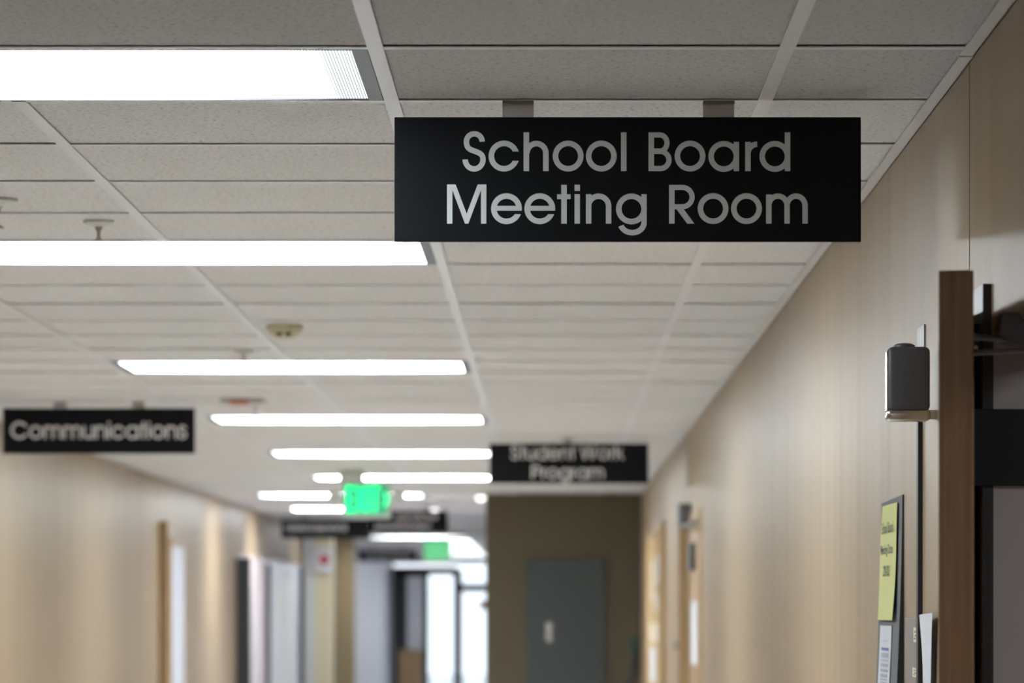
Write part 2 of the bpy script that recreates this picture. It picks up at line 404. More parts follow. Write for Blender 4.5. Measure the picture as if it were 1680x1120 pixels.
# ------------------------------------------------------------------ letters: a round geometric sans drawn with strokes
# units: baseline 0, capital height 345, stroke 49
S_ = 24.5
def arc(cx, cy, rx, ry, a0, a1, n=40):
    return [(cx + rx*math.cos(R(a0+(a1-a0)*i/n)), cy + ry*math.sin(R(a0+(a1-a0)*i/n))) for i in range(n+1)]
def bez(p0, p1, p2, p3, n=16):
    o = []
    for i in range(n+1):
        t = i/n; u = 1-t
        o.append(tuple(u**3*a + 3*u*u*t*b + 3*u*t*t*c + t**3*d for a, b, c, d in zip(p0, p1, p2, p3)))
    return o
def rect(x0, x1, y0, y1): return ('poly', [(x0, y0), (x1, y0), (x1, y1), (x0, y1)])
def stroke(pts, w=49): return ('strip', pts, w/2)
def ring(cx, cy, ro, ri, o0=0, o1=360, i0=None, i1=None, n=64):
    i0 = o0 if i0 is None else i0; i1 = o1 if i1 is None else i1
    return ('band', arc(cx, cy, ro, ro, o0, o1, n), arc(cx, cy, ri, ri, i0, i1, n))
def ogly(cx=137): return ring(cx, 134, 137, 88)
def s_path(k=1.0, kx=1.0):
    p = arc(104, 262, 70, 70, 0, 180, 28)
    p += bez((34, 262), (34, 205), (60, 195), (103, 179))[1:]
    p += bez((103, 179), (150, 163), (181, 150), (181, 104))[1:]
    p += arc(102, 104, 79, 84, 0, -180, 28)[1:]
    return [(x*kx, y*k) for x, y in p]
GLY = {
 'S': ([stroke(s_path(), 48)], 205),
 's': ([stroke(s_path(0.765, 0.80), 44)], 164),
 'C': ([ring(178, 172, 178, 127, 25, 335, 32, 328)], 345),
 'c': ([ring(134, 134, 137, 88, 17.5, 342, 28, 332)], 264),
 'o': ([ogly()], 272),
 'h': ([rect(0, 49, 0, 345), stroke(arc(114, 160, 84, 85, 180, 0, 30) + [(198, 0)])], 222),
 'n': ([rect(0, 49, 0, 262), stroke(arc(113, 155, 89, 89, 180, 0, 30) + [(202, 0)])], 227),
 'u': ([rect(178, 227, 0, 262), stroke([(24.5, 262)] + arc(113.5, 108, 89, 89, 180, 360, 30))], 227),
 'm': ([rect(0, 49, 0, 260), stroke(arc(105.5, 160, 81, 85, 180, 0, 30) + [(187, 0)], 48), stroke(arc(266.5, 160, 80, 85, 180, 0, 30) + [(347, 0)], 48)], 371),
 'l': ([rect(0, 49, 0, 345)], 49),
 'i': ([rect(0, 48, 0, 262), rect(0, 48, 291, 346)], 48),
 't': ([rect(37, 86, 0, 345), rect(0, 120, 218, 261)], 120),
 'r': ([rect(0, 49, 0, 260), stroke(arc(107, 155, 82, 84, 180, 90, 20))], 107),
 'e': ([ring(137, 133, 137, 88, -7.5, 339, -11, 327), rect(50, 272.5, 115, 158)], 272),
 'a': ([ring(137, 131, 137, 88), rect(225, 273, 0, 260)], 273),
 'd': ([ring(137, 131, 137, 88), rect(225, 274, 0, 345)], 274),
 'g': ([ring(137, 131, 137, 88), rect(225, 273, 5, 262), stroke([(249, 12)] + arc(144, 10, 105, 90, 0, -162, 36))], 273),
 'B': ([rect(0, 49, 0, 345), stroke([(40, 322)] + arc(101, 250.5, 63, 71.5, 90, -90, 30) + [(40, 179)], 46), stroke([(40, 176)] + arc(103, 99.5, 79, 76.5, 90, -90, 30) + [(40, 23)], 47)], 206),
 'R': ([rect(0, 50, 0, 345), stroke([(40, 322)] + arc(118, 236, 87, 86, 90, -90, 30) + [(45, 150)], 46), ('poly', [(52, 165), (52, 148), (162, 0), (226, 0), (129, 131), (104, 165)])], 229),
 'P': ([rect(0, 50, 0, 345), stroke([(40, 322)] + arc(118, 236, 87, 86, 90, -90, 30) + [(45, 150)], 46)], 229),
 'M': ([rect(0, 48, 0, 348), rect(302, 350, 0, 348), ('poly', [(48, 298), (30, 348), (77, 348), (175, 88), (175, 0), (160, 0)]), ('poly', [(302, 298), (320, 348), (273, 348), (175, 88), (175, 0), (190, 0)])], 350),
 'W': ([('poly', [(0, 345), (52, 345), (140, 0), (92, 0)]), ('poly', [(140, 0), (92, 0), (190, 345), (235, 345)]), ('poly', [(190, 345), (235, 345), (333, 0), (285, 0)]), ('poly', [(285, 0), (333, 0), (425, 345), (373, 345)])], 425),
 'k': ([rect(0, 49, 0, 345), ('poly', [(45, 110), (45, 160), (140, 262), (205, 262)]), ('poly', [(80, 150), (115, 190), (222, 0), (160, 0)])], 222),
}
def draw_glyph(bm, ch, ox, oz, sc, y0, y1):
    for ei, e in enumerate(GLY[ch][0]):
        y0 -= 0.00006*(1 if ei else 0)
        if e[0] == 'poly':
            prism_bm([(ox + x*sc, oz + z*sc) for x, z in e[1]], y0, y1, bm)
            continue
        if e[0] == 'strip':
            pts, h = e[1], e[2]; A, B = [], []
            for i, p in enumerate(pts):
                q0, q1 = pts[max(i-1, 0)], pts[min(i+1, len(pts)-1)]
                dx, dz = q1[0]-q0[0], q1[1]-q0[1]; L = math.hypot(dx, dz) or 1
                nx, nz = -dz/L, dx/L
                A.append((p[0]+nx*h, p[1]+nz*h)); B.append((p[0]-nx*h, p[1]-nz*h))
        else:
            A, B = e[1], e[2]
        f = lambda p, y: bm.verts.new((ox + p[0]*sc, y, oz + p[1]*sc))
        a0 = [f(p, y0) for p in A]; b0 = [f(p, y0) for p in B]; a1 = [f(p, y1) for p in A]; b1 = [f(p, y1) for p in B]
        for i in range(len(A)-1):
            bm.faces.new((a0[i], a0[i+1], b0[i+1], b0[i])); bm.faces.new((a1[i], b1[i], b1[i+1], a1[i+1]))
            bm.faces.new((a0[i], a1[i], a1[i+1], a0[i+1])); bm.faces.new((b0[i], b0[i+1], b1[i+1], b1[i]))
def text_units(txt, gap=30, space=120):
    x = 0; out = []
    for ch in txt:
        if ch == ' ': x += space - gap; continue
        out.append((ch, x)); x += GLY[ch][1] + gap
    return out, x - gap
def line_bm(txt, x0, x1, zb, y0, y1, gap=30):
    pl, w = text_units(txt, gap); sc = (x1-x0)/w; bm = bmesh.new()
    for ch, ux in pl: draw_glyph(bm, ch, x0 + ux*sc, zb, sc, y0, y1)
    return bm

TH = 0.007
def hanging_sign(label, d, x0, x1, z0, z1, brackets, group='black hanging room signs'):
    s = thing('hanging_sign', label, 'sign', ((x0+x1)/2, d, z1), group)
    cx = (x0+x1)/2
    obj('sign_panel', box_bm(x0-cx, x1-cx, 0, TH, z0-z1, 0, bevel=0.0012, seg=2), M['sign_black'], s)
    for bx in brackets:
        br = obj('bracket', box_bm(bx-0.0255-cx, bx+0.0255-cx, TH-0.003, TH-0.001, -0.004, CEIL-z1+0.0005), M['bracket'], s)
        obj('ceiling_clip', box_bm(bx-0.0255-cx, bx+0.0255-cx, 0.0-0.011, 0.015, CEIL-z1-0.0045, CEIL-z1-0.0001), M['clip'], br)
    return s, cx
def lettering(s, bm): return obj('lettering', bm, M['letter_lit'], s)

# the sharp one: School Board / Meeting Room, letters at their measured places
D0 = 6.49
sx0, sx1, sz0, sz1 = X(647, D0), X(1412.5, D0), Z(396.5, D0), Z(192, D0)
s, cx = hanging_sign('sharp black hanging sign reading School Board Meeting Room', D0, sx0, sx1, sz0, sz1, [X(850, D0), X(1179, D0)])
PXU = 5.419
sc = D0 / F / PXU
LINE1 = [('S', 157), ('c', 391), ('h', 699), ('o', 958), ('o', 1253), ('l', 1565), ('B', 184+1625.8), ('o', 416+1625.8), ('a', 716+1625.8), ('r', 1043+1625.8), ('d', 1170+1625.8)]
LINE2 = [('M', 18), ('e', 410), ('e', 706), ('t', 997), ('i', 1152), ('n', 1253), ('g', -105+1625.8), ('R', 366+1625.8), ('o', 621+1625.8), ('o', 918+1625.8), ('m', 1229+1625.8)]
for line, by in ((LINE1, 280.7), (LINE2, 366.8)):
    for ch, ux in line:
        bm = bmesh.new()
        draw_glyph(bm, ch, X(730 + ux/PXU, D0) - cx, Z(by, D0) - sz1, sc, -0.0004, 0.0003)
        obj('letter', bm, M['letter'], s)
# Communications
D = 15.7
s, cx = hanging_sign('black hanging sign reading Communications at left edge', D, X(4.5, D), X(320, D), Z(744, D), Z(669, D), [X(98, D), X(227, D)])
lettering(s, line_bm('Communications', X(17.5, D)-cx, X(306, D)-cx, Z(719.5, D)-Z(669, D), -0.0004, 0.0003, 26))
# Student Work Program
D = 18.95
s, cx = hanging_sign('black hanging sign reading Student Work Program', D, X(803, D), X(1064, D), Z(793, D), Z(727, D), [X(932, D)])
lettering(s, line_bm('Student Work', X(838, D)-cx, X(1024, D)-cx, Z(753.5, D)-Z(727, D), -0.0004, 0.0003))
lettering(s, line_bm('Program', X(872, D)-cx, X(991, D)-cx, Z(785.5, D)-Z(727, D), -0.0004, 0.0003))
# three farther signs, their writing too blurred to read: rows of letter strokes
def blurred_line(d, x0, x1, zc, h, cx, z1):
    bm = bmesh.new(); x = x0
    while x < x1 - h*0.7:
        w = random.choice((0.5, 0.75, 0.8, 0.3))*h
        if w < 0.4*h: add_box(bm, x-cx, x+0.2*h-cx, -0.0004, 0.0003, zc-h/2-z1, zc+h/2-z1)
        else:
            for q in (0, w-0.2*h): add_box(bm, x+q-cx, x+q+0.2*h-cx, -0.0004, 0.0003, zc-h/2-z1, zc+h*0.32-z1)
            add_box(bm, x-cx, x+w-cx, -0.0004, 0.0003, zc+h*0.2-z1, zc+h*0.38-z1)
        x += w + 0.18*h
    return bm
D = 33.6
s, cx = hanging_sign('blurred black hanging sign left of and below the bright green exit sign', D, X(461, D), X(608, D), Z(883, D), Z(851, D), [X(500, D), X(570, D)])
lettering(s, blurred_line(D, X(470, D), X(578, D), Z(865, D), 0.062, cx, Z(851, D)))
D = 30.8
s, cx = hanging_sign('blurred black hanging sign right of the bright green exit sign, two text lines', D, X(608, D), X(735, D), Z(874, D), Z(837.5, D), [X(640, D), X(700, D)])
lettering(s, blurred_line(D, X(650, D), X(720, D), Z(848, D), 0.046, cx, Z(837.5, D)))
lettering(s, blurred_line(D, X(616, D), X(706, D), Z(863, D), 0.046, cx, Z(837.5, D)))
D = 49.5
s, cx = hanging_sign('smallest, farthest black hanging sign left of the pale green exit sign', D, X(588, D), X(684, D), Z(921, D), Z(902, D), [X(610, D), X(660, D)])
lettering(s, blurred_line(D, X(600, D), X(674, D), Z(911.5, D), 0.055, cx, Z(902, D)))

# ------------------------------------------------------------------ ceiling lights
def troffer(k, i, w, label):
    x0, x1, y0, y1 = LX(i)+hw+0.001, LX(i+w)-hw-0.001, KY(k)+hw+0.001, KY(k+1)-hw-0.001
    cx, cy = (x0+x1)/2, (y0+y1)/2
    t = thing('ceiling_light', label, 'ceiling light', (cx, cy, CEIL), 'recessed fluorescent ceiling lights')
    a, b = (x1-x0)/2, (y1-y0)/2
    e, l_ = 0.024, 0.007
    obj('frame', boxes_bm([(-a, -a+e, -b, b, 0.0, 0.012), (a-e, a, -b, b, 0.0, 0.012), (-a+e, a-e, -b, -b+l_, 0.0, 0.012), (-a+e, a-e, b-l_, b, 0.0, 0.012)]), M['fixture'], t)
    bm = bmesh.new()
    for q in ((-a, a, -b, b, 0.088, 0.09), (-a, -a+0.002, -b, b, 0.012, 0.088), (a-0.002, a, -b, b, 0.012, 0.088), (-a, a, -b, -b+0.002, 0.012, 0.088), (-a, a, b-0.002, b, 0.012, 0.088)):
        add_box(bm, *q)
    obj('housing', bm, M['housing'], t)
    obj('diffuser', box_bm(-a+e, a-e, -b+l_, b-l_, 0.003, 0.006), M['lens_weak' if -10 < k < 1 else 'lens' if k < 50 else 'lens_far'], t)
    return t
LBL = {0: 'recessed ceiling light nearest the camera, its left end cut off by the frame',
       5: 'recessed ceiling light just left of the School Board sign, second nearest',
       12: 'recessed ceiling light just beyond the cream smoke detector',
       18: 'recessed ceiling light right of the Communications sign',
       24: 'recessed ceiling light left of the Student Work Program sign, at its upper half',
       30: 'recessed ceiling light directly above the bright green exit sign',
       36: 'recessed ceiling light behind the bright green exit sign',
       42: 'recessed ceiling light just above the blurred sign left of the exit sign',
       51: 'added hidden fill light behind where the two blurred signs meet',  # added out of view behind the signs to brighten the cream column
       54: 'square ceiling light beyond the two blurred signs, by the cream column',
       61: 'widest ceiling light of the far bright group, under the two line blurred sign',
       65: 'ceiling light in the far group just above the pale green exit sign',
       69: 'ceiling light in the far bright group, second of the narrow ones',
       73: 'ceiling light in the far bright group, third of the narrow ones',
       78: 'ceiling light in the far bright group, last but one before the glass entrance',
       83: 'ceiling light in the far bright group, last before the glass entrance',
       -8: 'recessed ceiling light above the camera', -16: 'recessed ceiling light behind the camera', -22: 'recessed ceiling light farthest behind the camera'}
for k, i, w in TROFFERS: troffer(k, i, w, LBL[k])
M['down'] = mat('glow_lens', (0.8, 0.8, 0.8), 0.4, emit=(1, 0.97, 0.95), strength=3.0)  # round bright spots, built as small glowing domes on the ceiling
for px, py, rr, lab in ((789, 812, 0.035, 'small round downlight beside the corner of the brown wall'), (713, 832, 0.03, 'small round downlight above the two line blurred sign')):
    d = (CEIL-EYE)*F/(VY-py)
    t = thing('glow', lab, 'ceiling light', (X(px, d), d, CEIL))
    obj('trim_ring', lathe_bm([(rr+0.015, 0), (rr+0.015, -0.006), (rr, -0.012), (rr, -0.002)], 32), M['white_metal'], t, True)
    obj('glow_dome', lathe_bm([(rr*0.98, -0.004), (rr*0.98, -0.016), (rr*0.7, -0.032), (rr*0.2, -0.04)], 24), M['down'], t, True)
# fill lamp added in the unseen meeting room to light the door jamb
M['fill_lens'] = mat('fill_lamp_lens', (0.8, 0.8, 0.8), 0.5, emit=(0.90, 0.95, 1.0), strength=28.0)
t = thing('jamb_fill_lamp', 'added unseen fill lamp in the meeting room, lighting the door jamb', 'ceiling light', (1.9, 4.6, TOP-0.1))
obj('frame', boxes_bm([(-0.32, 0.32, -0.32, -0.30, -0.05, 0), (-0.32, 0.32, 0.30, 0.32, -0.05, 0), (-0.32, -0.30, -0.30, 0.30, -0.05, 0), (0.30, 0.32, -0.30, 0.30, -0.05, 0)]), M['housing'], t)
obj('diffuser', box_bm(-0.3, 0.3, -0.3, 0.3, -0.04, -0.03), M['fill_lens'], t)

# ------------------------------------------------------------------ small things on the ceiling
def sprinkler(px, py, label, scale=1.0, chrome=False):
    d = (CEIL-EYE)*F/(VY-py)
    t = thing('sprinkler', label, 'sprinkler', (X(px, d), d, CEIL), 'ceiling sprinklers')
    s_ = scale
    obj('escutcheon', lathe_bm([(0.033*s_, 0.003), (0.033*s_, -0.002*s_), (0.026*s_, -0.006*s_), (0.012*s_, -0.009*s_), (0.010*s_, -0.012*s_)], 32), M['white_metal'], t, True)
    mt = M['chrome'] if chrome else M['brass']
    bm = lathe_bm([(0.0075*s_, -0.008*s_), (0.0075*s_, -0.016*s_), (0.004*s_, -0.02*s_), (0.0035*s_, -0.03*s_), (0.006*s_, -0.036*s_)], 20)
    obj('nozzle', bm, mt, t, True)
    bm = lathe_bm([(0.003*s_, -0.034*s_), (0.013*s_, -0.040*s_), (0.013*s_, -0.042*s_), (0.003*s_, -0.0425*s_)], 24)
    obj('deflector', bm, mt, t, True)
    return t
sprinkler(162, 364, 'sprinkler head above the second nearest ceiling light')
sprinkler(400, 577, 'sprinkler head at the edge of the light beyond the smoke detector', 1.0)
sprinkler(419, 657.5, 'shiny chrome sprinkler head beside the red marked alarm plate', 1.5, True)
sprinkler(-7, 329, 'cream sprinkler head cut off by the left edge of the frame', 1.35)
# smoke detector
d = (CEIL-EYE)*F/(VY-535)
t = thing('smoke_detector', 'cream dome smoke detector on the ceiling with two dark vents', 'smoke detector', (X(467, d), d, CEIL))
obj('base', lathe_bm([(0.054, 0.003), (0.054, -0.010), (0.050, -0.012)], 40), M['cream'], t, True)
obj('dome', lathe_bm([(0.049, -0.011), (0.046, -0.018), (0.036, -0.029), (0.024, -0.036), (0.006, -0.039)], 40), M['cream'], t, True)
for sx in (-0.013, 0.013):
    b = box_bm(sx-0.008, sx+0.008, -0.045, -0.030, -0.031, -0.021, bevel=0.002)
    obj('vent', b, M['cream_dark'], t)
# alarm plate
d = 15.45
t = thing('alarm_plate', 'flat beige alarm plate with faded red middle on the ceiling', 'fire alarm', (X(396, d), d, CEIL))
obj('plate', box_bm(-0.085, 0.085, -0.02, 0.07, -0.022, 0.003, bevel=0.004), M['bracket'], t)
obj('red_panel', box_bm(-0.045, 0.03, -0.023, 0.05, -0.0235, -0.006, bevel=0.003), M['red_pale'], t)

# exit signs
def exit_sign(label, d, px0, px1, py0, py1, face_m, letter_m, lamps, px_can):
    x0, x1, z0, z1 = X(px0, d), X(px1, d), Z(py1, d), Z(py0, d)
    cx, cz = (x0+x1)/2, (z0+z1)/2; W, H = (x1-x0)/2, (z1-z0)/2
    t = thing('exit_sign', label, 'exit sign', (cx, d, cz), 'green exit signs')
    obj('housing', box_bm(-W, W, 0, 0.05, -H, H, bevel=0.005), M['exit_body'], t)
    obj('face', box_bm(-W*0.93, W*0.90, -0.002, 0.001, -H*0.80, H*0.96), face_m, t)
    # EXIT in block letters
    bm = bmesh.new(); lw = W*0.34; lh = H*0.74; st = lw*0.36; y0, y1 = -0.004, -0.0015
    def bar(xa, za, xb, zb, w):
        dx, dz = xb-xa, zb-za; L = math.hypot(dx, dz); nx, nz = -dz/L*w/2, dx/L*w/2
        prism_bm([(xa+nx, za+nz), (xb+nx, zb+nz), (xb-nx, zb-nz), (xa-nx, za-nz)], y0, y1, bm)
    xs = [-W*0.84, -W*0.42, 0.0, W*0.14+0.0]
    e0 = xs[0]; zc = H*0.10
    add_box(bm, e0, e0+st, y0, y1, zc-lh, zc+lh)
    for q in (-lh, -st/2, lh-st): add_box(bm, e0, e0+lw, y0, y1, zc+q, zc+q+st)
    bar(xs[1], zc-lh, xs[1]+lw, zc+lh, st); bar(xs[1], zc+lh, xs[1]+lw, zc-lh, st)
    add_box(bm, xs[2], xs[2]+st, y0, y1, zc-lh, zc+lh)
    add_box(bm, xs[3]+lw*0.1, xs[3]+lw*1.2, y0, y1, zc+lh-st, zc+lh); add_box(bm, xs[3]+lw*0.65-st/2, xs[3]+lw*0.65+st/2, y0, y1, zc-lh, zc+lh)
    obj('lettering', bm, letter_m, t)
    bm = bmesh.new()
    a = W*0.74
    bar(a, zc+lh*0.5, a+W*0.16, zc, st); bar(a+W*0.16, zc, a, zc-lh*0.5, st)
    obj('arrow', bm, letter_m, t)
    c0, c1 = X(px_can[0], d)-cx, X(px_can[1], d)-cx
    obj('canopy', box_bm(c0, c1, 0.0, 0.06, H-0.002, CEIL-cz+0.001, bevel=0.004), M['exit_body'], t)
    if lamps:
        for sg in (-1, 1):
            lx = sg*(W+0.045)
            lp = obj('lamp_head', lathe_bm([(0.018, 0.03), (0.036, 0.02), (0.040, -0.02), (0.036, -0.025)], 24, 'Y', (lx, 0.02, H*0.25)), M['exit_body'], t, True)
            obj('lamp_arm', box_bm(min(lx, sg*W)-0.004, max(lx, sg*W)+0.004, 0.02, 0.035, H*0.25-0.01, H*0.25+0.01), M['exit_body'], lp)
    return t
exit_sign('bright green lit exit sign hanging above the blurred black signs', 23.0, 562, 641, 793, 850, M['exit_face'], M['exit_letter'], True, (556, 597))
exit_sign('small pale green exit sign near the glass entrance', 45.0, 695, 740, 886, 922, M['exit_face_far'], M['exit_face_far'], False, (712, 722))

# ------------------------------------------------------------------ right wall: wall box, cable strip, board, papers, room plate
d = 6.50
bx0, bx1 = X(1457, d), X(1526.5, d); bz0, bz1 = Z(674, d), Z(568, d)
t = thing('wall_box', 'charcoal rounded box with shiny lower rim high on the right wall', 'wall box', (WR, d, bz0))
obj('body', box_bm(bx0-WR, bx1-WR, 0, 0.05, 0, bz1-bz0, bevel=0.009, seg=4), M['box_grey'], t, True)
obj('top_cap', lathe_bm([(0.018, 0.0), (0.0175, 0.004), (0.012, 0.007), (0.004, 0.008)], 32, 'Z', ((bx0+bx1)/2-WR-0.006, 0.025, bz1-bz0-0.001)), M['box_grey'], t, True)
obj('lower_rim', box_bm(bx0-WR-0.001, bx1-WR+0.001, 0.001, 0.05, Z(690, d)-bz0, 0.004, bevel=0.007, seg=4), M['rim'], t, True)
obj('side_strip', box_bm(bx0-WR-0.0012, bx0-WR+0.002, 0.006, 0.045, 0.0, bz1-bz0-0.006, bevel=0.002), M['rim'], t)
obj('mount', box_bm(bx1-WR-0.006, 0.0005, 0.025, 0.045, -0.012, 0.003), M['rim'], t)
obj('back_plate', box_bm(-0.003, 0.0005, 0.22, 0.34, Z(640, 6.85)-bz0, Z(541, 6.85)-bz0), M['frame_grey'], t)
tag(obj('cable_strip', box_bm(WR-0.008, WR+0.0005, 6.775, 6.81, 0.1, Z(640, 6.8), bevel=0.001, seg=1), M['black']), 'narrow black vertical strip on the wall below the charcoal box', 'cable strip')

# slate board bowing away from the wall towards its foot
def wall_sheet(y_far, y_near, z_top, z_bot, off_top, off_bot, thick, top_far=0.0, ny=6, nz=24, power=1.6, wav=0.0):
    """sheet on the right wall: front face at WR-off, reaching back by thick"""
    bm = bmesh.new(); F_, B_ = [], []
    for j in range(nz+1):
        t_ = j/nz; row, rb = [], []
        for i in range(ny+1):
            u = i/ny; y = y_far + (y_near-y_far)*u
            zt_ = z_top - top_far*(1-u)
            z = zt_ + (z_bot-zt_)*t_
            o = off_top + (off_bot-off_top)*t_**power + wav*math.sin(t_*5.2+u*1.3)
            row.append(bm.verts.new((WR-o, y, z))); rb.append(bm.verts.new((WR-max(o-thick, 0.0), y, z)))
        F_.append(row); B_.append(rb)
    side = []
    for j in range(nz):
        for i in range(ny):
            bm.faces.new((F_[j][i], F_[j][i+1], F_[j+1][i+1], F_[j+1][i]))
            bm.faces.new((B_[j][i], B_[j+1][i], B_[j+1][i+1], B_[j][i+1]))
        side.append(bm.faces.new((F_[j][ny], B_[j][ny], B_[j+1][ny], F_[j+1][ny])))
        side.append(bm.faces.new((F_[j][0], F_[j+1][0], B_[j+1][0], B_[j][0])))
    for i in range(ny):
        side.append(bm.faces.new((F_[0][i], B_[0][i], B_[0][i+1], F_[0][i+1])))
        side.append(bm.faces.new((F_[nz][i], F_[nz][i+1], B_[nz][i+1], B_[nz][i])))
    for f in side: f.material_index = 1
    return bm
bo_far, bo_near = 7.58, 7.13
bt, bb = Z(811, bo_near), 1.30
brd = tag(obj('notice_board', wall_sheet(bo_far, bo_near, bt, bb, 0.003, 0.022, 1.0, top_far=0.004), [M['board'], M['black']]), 'slate grey board on the right wall holding yellow and white sheets', 'notice board')  # black sides stand in for the shaded gap behind the bowed board
def off_at(z, extra):  # front face of the board at height z
    t_ = min(1, max(0, (bt-z)/(bt-bb))); return 0.003 + 0.019*t_**1.6 + extra
yt, yb = Z(823, 7.18), Z(1017, 7.3)
yl = tag(obj('yellow_sheet', wall_sheet(7.53, 7.20, yt, yb, off_at(yt, 0.0022), off_at(yb, 0.0075), 0.0006, top_far=-0.001, power=1.2, wav=0.0012), [M['yellow'], M['yellow']]), 'yellow paper reading School Board Meeting Dates 2020-2021 on the slate board', 'paper')
def wall_text(txt, parent, y_mid, z_mid, width, capz, off, m, name='lettering'):
    cu = bpy.data.curves.new('tmp', 'FONT'); cu.body = txt; cu.align_x = 'CENTER'; cu.align_y = 'CENTER'; cu.size = 1.0; cu.offset = 0.012; cu.resolution_u = 4
    to = bpy.data.objects.new('tmp', cu); C.objects.link(to)
    bpy.context.view_layer.update()
    me = bpy.data.meshes.new_from_object(to.evaluated_get(bpy.context.evaluated_depsgraph_get()))
    bpy.data.objects.remove(to); bpy.data.curves.remove(cu)
    xs = [v.co.x for v in me.vertices]; zs = [v.co.y for v in me.vertices]
    w0, w1, h0, h1 = min(xs), max(xs), min(zs), max(zs)
    kx = width/(w1-w0); kz = capz/(h1-h0)
    for v in me.vertices:
        x, y = v.co.x-(w0+w1)/2, v.co.y-(h0+h1)/2
        v.co = (WR-off, y_mid - x*kx, z_mid + y*kz)
    me.materials.append(m); o = bpy.data.objects.new(name, me); C.objects.link(o); o.parent = parent
    return o
def ysheet_off(z):
    t_ = (yt-z)/(yt-yb); return off_at(yt, 0.0022) + (off_at(yb, 0.0075)-off_at(yt, 0.0022))*t_**1.2 + 0.0012*math.sin(t_*5.2+0.7) + 0.0014
for txt, py, w, h in (('School Board', 865, 0.245, 0.021), ('Meeting Dates', 903, 0.255, 0.023), ('2020-2021', 936, 0.145, 0.020)):
    zz = Z(py, 7.36); wall_text(txt, yl, 7.375, zz, w, h, ysheet_off(zz), M['ink'])
wt, wb = Z(1026, 7.32), 1.33
wsht = tag(obj('white_sheet', wall_sheet(7.52, 7.27, wt, wb, off_at(wt, 0.002), off_at(wb, 0.004), 0.0006, power=1.3), [M['paper'], M['paper']]), 'white paper with blue heading bar and table below the yellow sheet', 'paper')
def wsheet_off(z):
    t_ = (wt-z)/(wt-wb); return off_at(wt, 0.002) + (off_at(wb, 0.004)-off_at(wt, 0.002))*t_**1.3 + 0.001
def printed(parent, name, y0, y1, py0, py1, m):
    z0, z1 = Z(py1, 7.4), Z(py0, 7.4); bm = bmesh.new(); o = wsheet_off((z0+z1)/2)
    add_box(bm, WR-o-0.0004, WR-o+0.0004, min(y0, y1), max(y0, y1), z0, z1); return obj(name, bm, m, parent)
printed(wsht, 'heading_bar', 7.46, 7.31, 1062, 1066.5, M['blue_ink'])
printed(wsht, 'print_line', 7.46, 7.34, 1050.5, 1051.2, M['grey_ink'])
for py in (1071, 1073.6, 1076.2, 1082, 1088.5, 1091, 1097.5, 1099.5, 1105.5, 1108, 1113, 1118, 1124, 1130):
    printed(wsht, 'print_line', 7.46, 7.31, py, py+1.7, M['grey_ink'])
# room plate
p0, p1 = 6.82, 7.08
pz = Z(1013.5, 6.95)
pl = tag(obj('room_plate', box_bm(WR-0.003, WR+0.0005, p0, p1, 1.30, pz, bevel=0.001, seg=1), M['plate']), 'taupe room plate with ivory symbols beside the black strip', 'room sign')
for (ya, yb_, pa, pb) in ((6.845, 6.905, 1029, 1053), (6.842, 6.925, 1095, 1110)):
    sy = obj('symbol', box_bm(WR-0.0036, WR-0.002, ya, yb_, Z(pb, 6.9), Z(pa, 6.9)), M['ivory'], pl)
    zt2, zb2 = Z(pa, 6.9), Z(pb, 6.9); hh = zt2-zb2
    bm = bmesh.new()
    for fz, fy in ((0.72, 0.5), (0.45, 0.35), (0.25, 0.6)):
        add_box(bm, WR-0.0041, WR-0.0034, ya+(yb_-ya)*(fy-0.2), ya+(yb_-ya)*(fy+0.2), zb2+hh*(fz-0.06), zb2+hh*(fz+0.06))
    obj('pictogram', bm, M['plate'], sy)
# curling white sheet past the plate
bm = bmesh.new(); g = []
for j in range(21):
    t_ = j/20; z = Z(1009, 6.7) - t_*0.28
    ya = 6.73 - 0.075*math.sin(min(1, t_*2.2)*math.pi/2); yb_ = 6.50 + 0.06*t_**0.8
    g.append([bm.verts.new((WR-0.0095-0.006*math.sin(u/6*math.pi)*(1-t_*0.5), ya+(yb_-ya)*u/6, z + 0.004*u/6*(1-t_))) for u in range(7)])
for j in range(20):
    for u in range(6): bm.faces.new((g[j][u], g[j][u+1], g[j+1][u+1], g[j+1][u]))
o = obj('loose_sheet', bm, M['paper'])
md = o.modifiers.new('thickness', 'SOLIDIFY'); md.thickness = 0.0005
tag(o, 'white loose curling sheet just left of the dark wooden door', 'paper')

# ------------------------------------------------------------------ right wall, farther on: door with closer, pinboard
dn0, dn1 = 16.80, 18.40
d4 = struct('door_4', box_bm(WR+0.008, WR+0.05, dn0, dn1, 0.01, 2.01, bevel=0.002), M['wood_mid'], label='wooden door farther along the right wall')
struct('trim_6', boxes_bm([(WR-0.035, WR+0.02, 18.46, 18.62, 0, 2.05), (WR-0.006, WR+0.02, 16.65, 16.78, 0, 2.04), (WR-0.006, WR+0.02, 16.78, 18.46, 2.01, 2.05)]), M['wood_mid'], label='wooden casing of the farther door')
t = thing('door_closer', 'dark door closer above the farther wooden door on the right wall', 'door closer', (WR, 18.0, Z(845, 18.0)))
obj('cover', box_bm(-0.055, 0.001, -0.14, 0.14, -0.05, 0.05, bevel=0.006), M['closer'], t)
obj('arm', tube_bm([(-0.03, -0.10, -0.055), (-0.05, -0.5, -0.06), (-0.012, -1.0, -0.055)], 0.009), M['closer'], t, True)
pz0, pz1 = Z(936, 17.9), Z(893, 17.9)
tag(obj('door_plate', box_bm(WR-0.012, WR+0.010, 17.55, 18.05, pz0, pz1, bevel=0.002), M['black']), 'black plate on the farther wooden door below its closer', 'door plate')
tag(obj('door_notice', box_bm(WR+0.005, WR+0.0085, 17.35, 18.0, Z(1089, 17.7), Z(986, 17.7)), M['paper']), 'tall white notice on the farther wooden door', 'paper')
